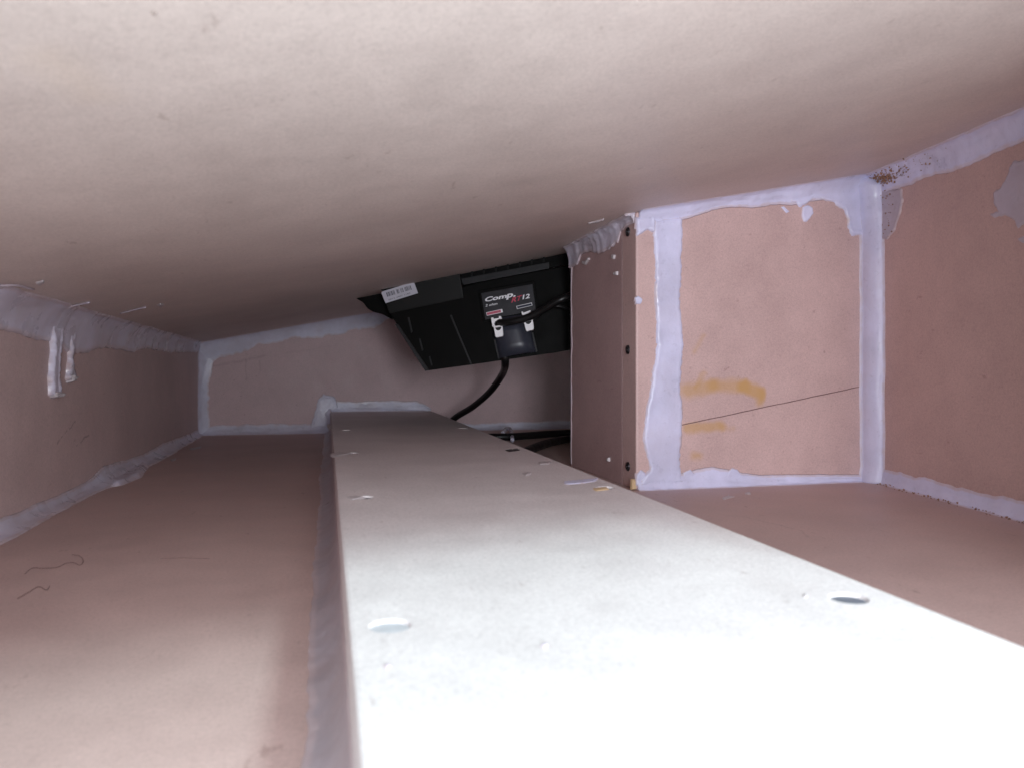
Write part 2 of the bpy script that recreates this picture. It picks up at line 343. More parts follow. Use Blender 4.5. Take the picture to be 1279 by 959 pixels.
# ---------------------------------------------------------------- sealant beads and smears
def knots(w, t):
    if not isinstance(w, (list, tuple)): return w
    for (a, wa), (b, wb) in zip(w, w[1:]):
        if t <= b: return wa + (wb - wa) * max(0, (t - a)) / (b - a)
    return w[-1][1]
bn = [0]
def bead(label, p0, p1, dA, dB, wA, wB, mat='seal', n=160, fill=.24, e=.0035, wob=.22, lump=.016, name='sealant_bead', group='sealant seams along the joints', freq=1.0):
    bn[0] += 1; sd = bn[0] * 7.31
    p0 = Vector(p0); p1 = Vector(p1); dA = Vector(dA).normalized(); dB = Vector(dB).normalized(); ln = (p1 - p0).length
    m = 9; vs = []; fs = []; th_ = []
    for i in range(n + 1):
        t = i / n; p = p0.lerp(p1, t); x = t * ln * freq
        def nz(a, k=0): return noise.noise(Vector((x * a + sd, k * 9.7, sd)))
        a = knots(wA, t) * (1 + wob * (nz(1.1, 1) * 1.5 + nz(4.5, 2) * .8 + nz(15, 3) * .35))
        b = knots(wB, t) * (1 + wob * (nz(1.3, 4) * 1.3 + nz(5, 5) * .7 + nz(17, 6) * .3))
        ed = e * (1 + .8 * nz(9, 7)); fl = fill * (1 + .25 * nz(2, 8))
        A = p + dA * a + dB * .0; Bp = p + dB * b
        ctl = p + (dA * a + dB * b) * fl
        ring = [A - dB * .003, A - dA * .008 + dB * ed]
        A2 = A - dA * .02 + dB * ed * 1.15; B2 = Bp - dB * .02 + dA * ed * 1.15
        for j in range(m):
            s = j / (m - 1); q = A2 * (1 - s) ** 2 + ctl * 2 * s * (1 - s) + B2 * s * s
            out = (dA + dB).normalized()
            q = q + out * lump * noise.noise(Vector((x * 3.5 + sd, s * 3.2, 1.3))) * (4 * s * (1 - s)) + out * lump * .4 * noise.noise(Vector((x * 13 + sd, s * 7, 4)))
            ring.append(q)
        ring += [Bp - dB * .008 + dA * ed, Bp - dA * .003, p - (dA + dB) * .003]
        vs += ring; th_ += [.3, .35] + [min(1, .4 + 5.5 * min(j / (m - 1), 1 - j / (m - 1)) * (1.15 + nz(6, 11))) for j in range(m)] + [.35, .3, 1]
    k = m + 5
    for i in range(n):
        for j in range(k): fs.append((i * k + j, i * k + (j + 1) % k, (i + 1) * k + (j + 1) % k, (i + 1) * k + j))
    fs += [tuple(range(k)), tuple(range(n * k, n * k + k))]
    o = mesh(name, vs, fs, M[mat] if isinstance(mat, str) else mat, smooth=True, thick=th_)
    return tag(o, label, 'sealant bead', group)
def smear(label, plane, pix, th=.012, mat='seal', name='sealant_smear', jit=.9, cat='sealant smear', parent=None, inset=.012, group=None, sub=3.0, base=0.0, kindless=False):
    """a flat irregular dab of sealant on a board"""
    P = [plane.at(u, v) for u, v in pix]; N = plane.n
    ex = N.cross(Vector((.02, .05, 1)) if abs(N.z) < .8 else Vector((0, 1, 0))).normalized(); ey = N.cross(ex); O = P[0]
    q = np.array([((p - O).dot(ex), (p - O).dot(ey)) for p in P])
    lo = q.min(0); hi = q.max(0); size = (hi - lo).max(); cell = max(size / 110, min(.012, (hi - lo).min() / 9))
    pad = cell * 2.5; nx = int((hi[0] - lo[0] + 2 * pad) / cell) + 2; ny = int((hi[1] - lo[1] + 2 * pad) / cell) + 2
    gx, gy = np.meshgrid(lo[0] - pad + cell * np.arange(nx), lo[1] - pad + cell * np.arange(ny), indexing='ij')
    dist = np.full(gx.shape, 1e9); ins = np.zeros(gx.shape, bool)
    for i in range(len(q)):
        (x1, y1), (x2, y2) = q[i], q[(i + 1) % len(q)]; dx, dy = x2 - x1, y2 - y1
        t = np.clip(((gx - x1) * dx + (gy - y1) * dy) / (dx * dx + dy * dy + 1e-12), 0, 1)
        dist = np.minimum(dist, np.hypot(gx - x1 - t * dx, gy - y1 - t * dy))
        if y1 != y2:
            cr = ((y1 > gy) != (y2 > gy)) & (gx < (x2 - x1) * (gy - y1) / (y2 - y1) + x1); ins ^= cr
    sd = np.where(ins, dist, -dist)
    k1 = jit * min(.02, size * .05); bn[0] += 1; sd0 = bn[0] * 3.7
    vs, fs, idx, film = [], [], {}, []
    H = np.zeros(gx.shape)
    for i in range(nx):
        for j in range(ny):
            if sd[i, j] < -cell * 4: H[i, j] = -1; continue
            x, y = gx[i, j], gy[i, j]
            d = sd[i, j] + k1 * (noise.noise(Vector((x / size * 9, y / size * 9, sd0))) + .6 * noise.noise(Vector((x * 28, y * 28, sd0))) + .3 * noise.noise(Vector((x * 80, y * 80, sd0))))
            if d < -cell * 1.6: H[i, j] = -1; continue
            w_ = max(-1, min(1, d / inset)); e_ = w_ * (2 - w_) if w_ > 0 else w_ * 1.6
            rim_ = .45 * math.exp(-((d - inset * .9) / (inset * .6)) ** 2)
            lum = .35 * noise.noise(Vector((x * 7, y * 7, sd0 + 5))) + .16 * noise.noise(Vector((x * 30, y * 30, sd0 + 8)))
            H[i, j] = th * (e_ * (1 + lum) + (rim_ if w_ > 0 else 0)) if w_ > 0 else max(-.9, th * e_ * 1.2)
    def vid(i, j):
        if (i, j) not in idx:
            idx[(i, j)] = len(vs); film.append(float(max(0, min(1, sd[i, j] / (inset * 1.5) + .32)))); vs.append(O + ex * gx[i, j] + ey * gy[i, j] + N * (base + H[i, j]))
        return idx[(i, j)]
    for i in range(nx - 1):
        for j in range(ny - 1):
            hh = (H[i, j], H[i + 1, j], H[i + 1, j + 1], H[i, j + 1])
            if min(hh) > -.95 and max(hh) > 0: fs.append((vid(i, j), vid(i + 1, j), vid(i + 1, j + 1), vid(i, j + 1)))
    if not fs: print('EMPTY SMEAR', label); return None
    o = mesh(name, vs, fs, M[mat], parent, smooth=True, thick=film)
    if parent is None: tag(o, label, cat, group)
    elif label: o['label'] = label
    return o
cl = Vector((1, 0, .197)).normalized(); clm = -cl; DN = Vector((0, 0, -1)); UP = -DN
# left side
bead('lumpy purple grey sealant seam where the left wall meets the sloping ceiling', (XL, 2.2, ceil_z(XL)), (XL, YB - .02, ceil_z(XL)), DN, cl,
     [(0, .22), (.2, .20), (.36, .22), (.42, .32), (.5, .25), (.62, .23), (.8, .19), (1, .15)], [(0, .20), (.5, .15), (1, .09)], 'seal_thin', n=420, wob=.16, lump=.012, e=.012, freq=.6)
bead('sealant seam along the foot of the left wall', (XL, 2.2, -1), (XL, YB - .02, -1), UP, (1, 0, 0), [(0, .10), (.45, .08), (.5, .13), (1, .09)], [(0, .15), (.45, .12), (.5, .18), (1, .09)], 'seal_thin', n=300, wob=.14, e=.010, freq=.7)
bead('upright sealant bead in the far left corner', (XL, YB, -.97), (XL, YB, ceil_z(XL) - .03), (1, 0, 0), (0, -1, 0), [(0, .20), (.3, .16), (.7, .18), (1, .22)], .14, 'seal_back', n=80, wob=.3)
bead('grey blue sealant strip under the ceiling at the far back wall', (XL + .03, YB, ceil_z(XL + .03)), (1.25, YB, ceil_z(1.25)), DN, (0, -1, 0),
     [(0, .36), (.2, .26), (.28, .16), (.33, .20), (.5, .24), (.6, .33), (.75, .24), (.9, .25), (1, .05)], .2, 'seal_back', n=160, wob=.22)
bead('sealant strip along the bottom of the back wall, left of the beam', (XL + .03, YB, -1), (.09, YB, -1), UP, (0, -1, 0), [(0, .10), (.12, .17), (.5, .15), (.85, .14), (1, .2)], .16, 'seal_back', n=100, wob=.2)
bead('sealant strip at the foot of the back wall behind the cables', (1.80, YB, -1), (XR, YB, -1), UP, (0, -1, 0), .13, .12, 'seal_back', n=120, wob=.2)
bead('sealant strip across the back wall on top of the beam', (.12, YB, -.65), (1.80, YB, -.65), UP, (0, -1, 0), [(0, .2), (.3, .17), (.85, .17), (.93, .12), (1, .06)], .07, 'seal_back', n=90, wob=.15)
bead('short upright sealant bead beside the back end of the beam', (bl(YB), YB, -.98), (bl(YB), YB, -.60), (-1, 0, 0), (0, -1, 0), [(0, .5), (.2, .28), (.5, .2), (.8, .25), (1, .06)], .1, 'seal_back', n=50, wob=.2)
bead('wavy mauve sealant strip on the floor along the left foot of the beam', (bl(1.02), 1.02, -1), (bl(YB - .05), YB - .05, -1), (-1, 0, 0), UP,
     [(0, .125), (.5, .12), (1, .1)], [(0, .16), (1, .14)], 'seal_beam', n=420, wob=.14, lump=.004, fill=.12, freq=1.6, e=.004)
# right side
ycp = YP - .004
bead('bright white sealant seam between the ceiling and the front facing inner panel', (XD + .02, ycp, ceil_z(XD + .02)), (4.93, ycp, ceil_z(4.93)), DN, (0, -1, 0),
     [(0, .17), (.12, .19), (.3, .10), (.45, .12), (.62, .15), (.75, .16), (.85, .17), (1, .2)], [(0, .10), (1, .13)], 'seal', n=220, wob=.16)
bead('thin white sealant line along the floor under the inner panel', (XD + .01, ycp, -1), (4.93, ycp, -1), UP, (0, -1, 0), [(0, .16), (.2, .14), (.3, .17), (.5, .09), (1, .07)], .06, 'seal', n=200, wob=.16)
bead('smooth upright white sealant bead in the right hand corner', (4.95, YP, -1.0), (4.95, YP, ceil_z(4.95) + .01), (-1, 0, 0), rwd, [(0, .16), (.05, .13), (.8, .14), (.9, .17), (.97, .2), (1, .08)], [(0, .22), (.95, .22), (1, .06)], 'seal', n=160, wob=.06, fill=.78, lump=.003)
rtop0 = Vector((4.95, YP, ceil_z(4.95))); rtop1 = Vector((rwe.x, rwe.y, ceil_z(rwe.x)))
tt = (YP - 3.3) / (YP - rwe.y)
bead('wide crumb flecked sealant seam between the ceiling and the right wall', rtop0, rtop0.lerp(rtop1, tt), DN, clm, [(0, .24), (.2, .23), (.45, .21), (.7, .20), (1, .20)], .13, 'seal', n=240, wob=.14, e=.010)
rb0 = Vector((4.95, YP, -1)); rb1 = Vector((rwe.x, rwe.y, -1))
bead('ragged crumb flecked sealant seam along the foot of the right wall', rb0, rb0.lerp(rb1, tt), UP, (-1, 0, 0), [(0, .14), (.5, .11), (1, .13)], [(0, .05), (1, .07)], 'seal', n=240, wob=.25, lump=.014)
# divider seams and smears
bead('lumpy translucent sealant where the divider side meets the ceiling', (XD, YP + .02, ceil_z(XD)), (XD, YD + .02, ceil_z(XD)), DN, clm,
     [(0, .10), (.18, .13), (.22, .24), (.5, .27), (.6, .20), (.78, .17), (.86, .24), (1, .22)], .1, 'seal_thin', n=160, wob=.2, lump=.02, e=.014)
bead('thin ragged sealant edge down the far side of the divider', (XD, YD, -.98), (XD, YD, ceil_z(XD) - .05), (0, -1, 0), (1, 0, 0), .035, .03, 'seal_mid', n=160, wob=.9, fill=.6, e=.012, lump=.02)
PF = Plane((0, YP - .005, 0), (0, 1, 0))
smear('broad upright white sealant band covering the joint beside the divider post', PF,
      [(816, 275), (852, 272), (852, 330), (850, 385), (854, 430), (850, 480), (852, 520), (849, 560), (852, 596), (858, 602), (800, 606), (800, 598), (812, 585), (808, 570), (803, 545), (806, 520), (813, 480), (818, 440), (819, 380), (817, 330)], th=.016, inset=.02, jit=1.3)
smear('pale sealant patch at the top of the divider post', PF, [(793, 272), (818, 270), (818, 292), (808, 288), (795, 296)], th=.02, inset=.02)
smear('low curved sealant rim on the lower divider post', PF, [(794, 606), (795, 592), (800, 586), (806, 590), (812, 606)], th=.010, inset=.01)
PI_ = Plane((0, YP, 0), (0, 1, 0))
smear('large white sealant patch spreading below the ceiling in the upper right of the inner panel', PI_,
      [(990, 238), (1080, 214), (1086, 300), (1072, 294), (1062, 296), (1058, 284), (1059, 275), (1052, 262), (1040, 254), (1025, 249), (1015, 250), (1003, 257), (998, 262), (993, 254), (985, 254)], th=.016, inset=.02, jit=1.0)
smear('grey blue sealant fillet around the upper left corner of the beam at the back wall', BACK, [(384, 543), (388, 530), (394, 512), (396, 499), (404, 492), (418, 495), (424, 510), (412, 514), (408, 543)], th=.02, mat='seal_back', jit=.8, inset=.03)
smear('small white sealant dab just below the ceiling seam of the inner panel', PI_, [(1002, 259), (1009, 256), (1015, 260), (1016, 267), (1012, 272), (1008, 278), (1003, 277), (1001, 270)], th=.014, jit=.6)
smear('tiny sealant streak left of the small dab on the inner panel', PI_, [(975, 259), (979, 258), (986, 265), (982, 267)], th=.008, jit=.4, inset=.006)
smear('curled sealant lip at the bottom of the inner panel', PI_, [(905, 600), (909, 588), (914, 584), (921, 586), (925, 592), (948, 594), (972, 599), (972, 603), (905, 604)], th=.012, jit=.4, inset=.01)
smear('small curled sealant tail beside the broad band foot', PI_, [(853, 590), (862, 586), (870, 593), (870, 600), (853, 602)], th=.010, jit=.4, inset=.008)
PRW = RIGHT
smear('translucent sealant wing beside the upright bead under the right corner', PRW, [(1098, 238), (1127, 236), (1128, 252), (1124, 270), (1118, 288), (1108, 300), (1098, 296)], th=.010, mat='seal_mid')
smear('pale smeared sealant patch on the right wall near the photo edge', PRW, [(1266, 202), (1290, 200), (1300, 262), (1272, 286), (1268, 276), (1256, 270), (1240, 272), (1237, 268), (1248, 264), (1242, 256), (1241, 242), (1252, 232), (1258, 218)], th=.008, mat='seal_mid', jit=.8)
smear('small pale dab of sealant low at the right photo edge', PRW, [(1270, 299), (1285, 292), (1292, 306), (1277, 304)], th=.008, mat='seal_mid', jit=.5)
# drips on the left wall
smear('long pale sealant drip with a blunt end on the left wall', LEFT, [(60, 400), (72, 408), (71, 440), (69, 470), (72, 490), (66, 498), (60, 494), (59, 470), (62, 440), (61, 420)], th=.03, mat='seal_thin', jit=.7, inset=.02)
smear('shorter sealant drip right of the long drip on the left wall', LEFT, [(83, 405), (90, 408), (87, 436), (87, 458), (91, 470), (84, 479), (81, 472), (84, 450), (84, 430)], th=.03, mat='seal_thin', jit=.6, inset=.015)
glints = [([(60, 488), (72, 490), (71, 496), (62, 497)], 'glint shaped as a blob on the blunt tip of the long sealant drip'), ([(84, 468), (91, 470), (86, 477), (82, 478)], 'glint shaped as a blob on the tip of the shorter sealant drip')]
for g, lab in glints: smear(lab, LEFT, g, th=.045, mat='fleck', jit=.5, inset=.012, name='drip_glint', cat='drip glint')  # glints on the drip tips are built as separate blobs
ridges = [([(62, 398), (66, 392), (90, 383), (112, 378)], 'long pale ridge line on the left ceiling seam'), ([(0, 357), (22, 357), (42, 362)], 'pale ridge at the near end of the left ceiling seam'),
          ([(150, 392), (165, 388), (182, 384)], 'pale ridge halfway along the left ceiling seam'), ([(190, 432), (188, 422), (196, 414)], 'short curled ridge near the far end of the left ceiling seam'),
          ([(104, 400), (112, 394), (124, 393)], 'curved pale ridge in the middle of the left ceiling seam'), ([(2, 385), (5, 374), (14, 371)], 'small curled ridge at the near end of the left wall seam')]
for pts, lab in ridges:
    P = []
    for u, v in pts:
        a = LEFT.at(u, v); b_ = CEIL.at(u, v)
        q = a if a.length < b_.length else b_
        P.append(q * (1 - .10 / q.length))
    tag(tube('sealant_ridge', P, .007, M['seal_mid'], sub=6, seg=6), lab, 'sealant ridge')
smear('bulging translucent sealant lump halfway along the foot of the left wall', FLOOR, [(130, 596), (142, 582), (164, 578), (186, 582), (176, 596), (152, 606), (138, 608)], th=.03, mat='seal_thin', inset=.05, name='sealant_lump', cat='sealant lump')
# flecks stuck on the divider and its seam
for lab, pl, pts, mt in [
    ('tiny pale fleck on the upper divider below the seam', DIV, [(766, 318), (769, 319), (768, 324), (766, 324)], 'fleck'),
    ('small white blob on the divider by its far edge', DIV, [(769, 340), (772, 339), (772, 344), (768, 344)], 'fleck'),
    ('curled sealant wisp hanging from the divider seam', DIV, [(729, 326), (731, 328), (736, 322), (737, 324), (732, 331), (729, 330)], 'fleck'),
    ('pale fleck near the foot of the divider', DIV, [(760, 571), (762, 571), (762, 576), (760, 576)], 'fleck'),
    ('small lump of sealant on the divider post face', PF, [(792, 372), (797, 370), (802, 374), (800, 380), (794, 380)], 'seal'),
    ('yellow glue spot at the foot of the divider screws', PF, [(788, 598), (793, 598), (794, 610), (788, 611)], 'wood_fleck')]:
    smear(lab, pl, pts, th=.012, mat=mt, jit=.3, inset=.006, name='sealant_fleck', cat='sealant fleck', sub=2, base=.008)
# flecks lying on the beam and floor
flecks = [
 ('small grey speck near the left edge at the front of the beam', BTOP, [(478, 831), (486, 829), (490, 832), (482, 835)], 'seal_mid'),
 ('faint grey speck in the middle of the sunlit beam', BTOP, [(674, 807), (681, 802), (686, 806), (680, 809)], 'seal_mid'),
 ('white fleck at the left edge near the back end of the beam', BTOP, [(409, 530), (412, 529), (414, 535), (411, 537)], 'fleck'),
 ('thin white streak across the left edge of the beam', BTOP, [(412, 567), (424, 564), (440, 566), (428, 568), (420, 570), (414, 569)], 'fleck'),
 ('faint pale streak on the left of the beam where the shade ends', BTOP, [(432, 621), (446, 619), (456, 621), (440, 624)], 'fleck'),
 ('narrow white chip near the right edge of the beam', BTOP, [(673, 577), (688, 575), (688, 579), (673, 580)], 'fleck'),
 ('small round pale speck in the middle of the shaded beam', BTOP, [(652, 591), (659, 589), (664, 591), (657, 594)], 'fleck'),
 ('long mauve smear by the right edge of the beam', BTOP, [(704, 601), (726, 599), (748, 597), (744, 601), (722, 604), (705, 605)], 'seal'),
 ('yellowish wood splinter by the right edge of the beam', BTOP, [(740, 610), (757, 608), (762, 611), (744, 613)], 'wood_fleck'),
 ('thin dark scrap lying near the right edge of the beam', BTOP, [(630, 562), (646, 560), (650, 562), (636, 564)], 'screw'),
 ('white speck left of the right hand screw hole', BTOP, [(1003, 742), (1009, 741), (1009, 746), (1003, 746)], 'fleck'),
 ('small star shaped sealant crumb on the floor under the inner panel', FLOOR, [(902, 621), (908, 619), (910, 616), (912, 619), (917, 620), (911, 622), (904, 624)], 'fleck'),
 ('tiny pale crumb on the floor under the inner panel', FLOOR, [(930, 615), (937, 614), (938, 617), (931, 617)], 'fleck'),
 ('small pale crumb at the foot of the far left wall seam', FLOOR, [(236, 560), (252, 557), (250, 560), (238, 562)], 'fleck'),
 ('pale crumb lying left of the far end of the beam', FLOOR, [(213, 574), (220, 572), (219, 575), (214, 576)], 'fleck')]
for lab, pl, pts, mt in flecks: smear(lab, pl, pts, th=.004, mat=mt, jit=.35, inset=.006, name='sealant_fleck', cat='fleck', sub=3)
# specks stuck on the underside of the ceiling
for lab, pts in [('pale sealant speck stuck to the left underside of the ceiling', [(196, 381), (200, 379), (205, 380), (200, 383)]),
                 ('thin pale streak on the ceiling above the left seam', [(44, 353), (54, 350), (56, 352), (48, 356)]),
                 ('long thin streak on the ceiling above the divider', [(733, 279), (745, 276), (755, 273), (746, 278)]),
                 ]:
    smear(lab, CEIL, pts, th=.01, mat='fleck', jit=.3, inset=.005, name='sealant_fleck', cat='fleck', sub=2)
smear(None, CEIL, [(188, 15), (192, 14), (196, 16), (193, 18), (189, 17)], th=.003, mat='faint', jit=.6, inset=.004, name='dark_spot', parent=bpy.data.objects['ceiling'])

# hairs / scribbles on the left floor
fl_o = bpy.data.objects['floor']
def hair(lab, pts):
    P = [FLOOR.at(u, v, .004 + .004 * (i % 2)) for i, (u, v) in enumerate(pts)]
    tag(tube('hair', P, .0014, M['pencil'], sub=5, seg=5), lab, 'hair')
hair('long dark hair curled on the floor near the left edge', [(31, 716), (40, 709), (52, 709), (70, 708), (82, 703), (92, 702), (100, 705), (104, 700), (100, 694), (90, 692)])
hair('short dark hair lying below the long curled hair', [(22, 747), (36, 739), (48, 732), (58, 736), (62, 731)])
mark('pencil_mark', FLOOR, [(200, 697), (230, 696), (262, 697)], .0012, fl_o)

# sawdust crumbs caught in the sealant on the right
def crumbs(label, cs, mat):
    vs, fs = [], []
    for c, r in cs:
        k = len(vs); q = [Vector(v) for v in ((1, 0, 0), (-1, 0, 0), (0, 1, 0), (0, -1, 0), (0, 0, 1), (0, 0, -1))]
        vs += [c + v * r * random.uniform(.5, 1.3) + Vector([random.uniform(-.4, .4) * r for _ in range(3)]) for v in q]
        fs += [(k + a, k + b, k + d) for a, b, d in ((0, 2, 4), (2, 1, 4), (1, 3, 4), (3, 0, 4), (2, 0, 5), (1, 2, 5), (3, 1, 5), (0, 3, 5))]
    return tag(mesh('sawdust_crumbs', vs, fs, mat), label, 'sawdust', kind='stuff')
def on_bead(p, q, t, s, dA, dB, wa, wb, fill):
    b = Vector(p).lerp(Vector(q), t); dA = Vector(dA).normalized(); dB = Vector(dB).normalized()
    A = b + dA * wa; C = b + (dA * wa + dB * wb) * fill; E = b + dB * wb
    return A * (1 - s) ** 2 + C * 2 * s * (1 - s) + E * s * s
cs = []
e1 = rtop0.lerp(rtop1, tt)
for k in range(320):
    t = abs(random.gauss(0, .14)); 
    if t > .62: continue
    s = min(.95, max(.05, random.gauss(.55, .16))); r = random.choice((.003, .005, .007, .011)) * (1.3 if t < .15 else .8)
    cs.append((on_bead(rtop0, e1, t, s, DN, clm, .24, .13, .26), r))
for k in range(46):
    cs.append((PI_.at(random.gauss(1092, 10), random.gauss(226, 9), .03), random.choice((.006, .010, .014))))
for k in range(26):
    cs.append((PRW.at(random.gauss(1108, 3.5), random.uniform(236, 300), .04), random.choice((.005, .009))))
crumbs('rusty brown sawdust crumbs stuck in the sealant at the upper right corner', cs, M['crumb'])
cs = []
e2 = rb0.lerp(rb1, tt)
for k in range(120):
    t = random.uniform(0, .9); cs.append((on_bead(rb0, e2, t, random.uniform(.75, 1.1), UP, (-1, 0, 0), .12, .08, .26), random.choice((.004, .007, .011))))
crumbs('brown crumbs along the sealant at the foot of the right wall', cs, M['crumb'])

# ---------------------------------------------------------------- loudspeaker hanging from the ceiling
P1 = CEIL.at(476, 362); P2 = CEIL.at(690, 319)
ax = (P2 - P1).normalized(); nn = CEIL.n.copy()
if nn.z > 0: nn = -nn
bx_ = ax.cross(nn).normalized()
if bx_.y < 0: bx_ = -bx_
FB = Plane(P1, bx_)                                   # flange band plane (faces the viewer)
lean = R(9)
fn = (bx_ * math.cos(lean) - nn * math.sin(lean) * -1)
FP = Plane(P1 + bx_ * .05, fn)                        # basket front plane
sp = empty('loudspeaker')
tag(sp, 'black loudspeaker body with label plate and white terminals hanging from the ceiling', 'loudspeaker')
def fp(pl, pix, h=0.0): return [pl.at(u, v, h) for u, v in pix]
# flange ring: front band plus left rim that turns away
prism('mounting_flange', fp(FB, [(475.5, 361), (574, 341), (579, 372.5), (486, 392)]), bx_ * 2.4, M['black2'], sp, .01)
prism('rim', fp(Plane(P1 + bx_ * .5, bx_), [(441, 371), (478, 362), (490, 400), (478, 393), (466, 390), (459, 386), (453, 378)]), bx_ * 1.6, M['black'], sp, .02)
prism('basket', fp(FP, [(482, 384), (600, 352), (760, 322), (760, 430), (690, 441), (600, 454), (534, 463), (530, 462)]), bx_ * 2.2, M['black'], sp, .012)
prism('side_rib_highlight', fp(FP, [(493, 405), (497, 405), (536, 462.5), (531, 463.5)], .02), bx_ * .10, M['grey_pl'], sp, .004)  # lighter grey stands in for the highlight along the basket's side rib
for q in ([(509, 397), (511, 396.5), (515, 414), (513.5, 416)], [(523, 423), (524.8, 423), (528.5, 437), (527, 438.5)], [(535.5, 445.5), (537, 445), (540, 456.5), (538.6, 457)], [(561.8, 394), (563.8, 393.5), (589.5, 455), (588, 456)]):
    prism('rib', fp(FP, q, .012), bx_ * .05, M['grey_pl'], sp)
# recessed slot with shelf and fins above the label
prism('slot_back', fp(FP, [(575, 343), (712, 316), (712, 330), (578, 357)], .01), bx_ * .05, M['black'], sp)
prism('shelf', fp(FP, [(575.5, 348.5), (686, 327.5), (686, 335.5), (578.5, 356)], .05), bx_ * .2, M['grey_pl'], sp, .006)
for i in range(7):
    u = 588 + i * 15; v = 347.5 - (u - 575) * .192
    prism('fin', fp(FP, [(u, v - 6), (u + 2, v - 6.4), (u + 2.2, v - .4), (u + .2, v)], .03), bx_ * .08, M['black2'], sp)
# framed label plate
prism('label_frame', fp(FP, [(597.5, 363), (667.5, 350.5), (673, 389.5), (603.5, 402)], .035), bx_ * .08, M['black'], sp, .008)
plate = prism('label_plate', fp(FP, [(601, 366.5), (665, 355), (669.5, 388), (606, 399.5)], .055), bx_ * .03, M['label'], sp, .004)
TXT = .0575
def text_quad(s, bl_, br_, tl_, mat, parent, name='lettering', weight=.0, h=TXT, pl=FP):
    cu = bpy.data.curves.new(name, 'FONT'); cu.body = s; cu.extrude = 0.0; cu.offset = weight; cu.resolution_u = 3
    to = bpy.data.objects.new('t', cu); col.objects.link(to); bpy.context.view_layer.update()
    me = bpy.data.meshes.new_from_object(to.evaluated_get(bpy.context.evaluated_depsgraph_get())); bpy.data.objects.remove(to)
    xs = [v.co.x for v in me.vertices]; ys = [v.co.y for v in me.vertices]
    x0, x1, y0, y1 = min(xs), max(xs), min(ys), max(ys)
    O, X, Yv = pl.at(*bl_, h), pl.at(*br_, h), pl.at(*tl_, h)
    for v in me.vertices:
        a = (v.co.x - x0) / (x1 - x0); b = (v.co.y - y0) / (y1 - y0)
        v.co = (O + (X - O) * a + (Yv - O) * b) * S
    me.materials.clear(); me.materials.append(mat)
    o = bpy.data.objects.new(name, me); col.objects.link(o); o.parent = parent; return o
text_quad('Com', (605, 377.8), (632.5, 372.6), (606.5, 371.8), M['white'], plate, weight=.035)
text_quad('p.', (632.2, 375.0), (643.3, 373.0), (633.8, 367.6), M['white'], plate, weight=.035)
text_quad('RT', (638.5, 378.6), (650.5, 375.2), (640.5, 372.0), M['red'], plate, weight=.03)
text_quad('12', (652.6, 374.4), (661.6, 372.6), (653.4, 368.6), M['white'], plate, weight=.03)
text_quad('2 ohm', (606.2, 383.6), (621, 380.9), (606.8, 380.6), M['white'], plate, weight=.01)
def quad(name, pix, mat, parent, h, pl=FP, dep=.004):
    return prism(name, fp(pl, pix, h), pl.n * -dep, mat, parent)
b1 = quad('polarity_bar', [(607.2, 390.6), (627.3, 386.2), (628.2, 390.4), (608.2, 394.7)], M['white'], plate, .060)
quad('red_print', [(607.9, 391.0), (625.2, 387.2), (625.9, 390.2), (608.6, 394.0)], M['redbar'], b1, .063)
b2_ = quad('polarity_bar', [(644.8, 382.6), (664.2, 378.2), (665.0, 381.8), (645.8, 386.4)], M['white'], plate, .060)
quad('navy_print', [(645.7, 383.0), (663.6, 379.0), (664.2, 381.5), (646.3, 385.6)], M['navy'], b2_, .063)
# barcode sticker on the flange
stk = quad('sticker', [(477.5, 364.5), (514.5, 353), (517.5, 354), (522, 366.5), (481.5, 379), (476.3, 366.5)], M['paper'], sp, .012, FB, .010)
u = 482.0; k = 0
while u < 512:
    wd = random.choice((.45, .45, .7, 1.0)); v = 366.2 - (u - 481) * .297
    if not (492.5 < u < 493.6 or 497.5 < u < 499 or 503 < u < 504.2):
        quad('bar', [(u, v - .1), (u + wd, v - .25), (u + wd + 1.8, v + 4.9), (u + 1.8, v + 5.1)], M['ink'], stk, .0135, FB, .001)
    u += wd + random.choice((.45, .6, .8))
text_quad('0012 4407 1183', (485.5, 375.7), (512.5, 367.2), (485.0, 374.1), M['ink'], stk, h=.0135, pl=FB)
# terminal cover: bulging rounded housing under the label
cov = [(613, 401.5), (657, 393.5), (671.5, 439.5), (622.5, 448.5)]
vs = []; fs = []; ns = 14
for j, (a, b) in enumerate((((613.5, 402), (657.5, 394)), ((616.5, 420), (663.5, 412)), ((619.5, 434), (667.5, 426)), ((622.5, 448.3), (671.5, 439.6)))):
    for i in range(ns + 1):
        t = i / ns; hgt = .03 + .20 * (1 - abs(2 * t - 1) ** 3.0)
        vs.append(FP.at(a[0] + (b[0] - a[0]) * t, a[1] + (b[1] - a[1]) * t, 0) + FP.n * hgt * .6)
for j in range(3):
    for i in range(ns): fs.append((j * (ns + 1) + i, j * (ns + 1) + i + 1, (j + 1) * (ns + 1) + i + 1, (j + 1) * (ns + 1) + i))
nb = len(vs); vs += [v - FP.n * .16 for v in vs[:nb]]
fs += [tuple(nb + x for x in f) for f in fs]
rim = [i for i in range(ns + 1)] + [(ns + 1) * j + ns for j in (1, 2, 3)] + [3 * (ns + 1) + i for i in range(ns - 1, -1, -1)] + [(ns + 1) * j for j in (2, 1)]
fs += [(rim[i], rim[(i + 1) % len(rim)], nb + rim[(i + 1) % len(rim)], nb + rim[i]) for i in range(len(rim))]
mesh('terminal_cover', vs, fs, M['cover'], sp, smooth=True)
prism('cover_edge', fp(FP, [(616.3, 424), (619, 424), (625, 447.5), (622, 448.5)], .04), bx_ * .05, M['grey_pl'], sp, .004)
prism('cover_edge', fp(FP, [(663.5, 415), (666, 415), (671.5, 439), (669, 440)], .04), bx_ * .05, M['grey_pl'], sp, .004)
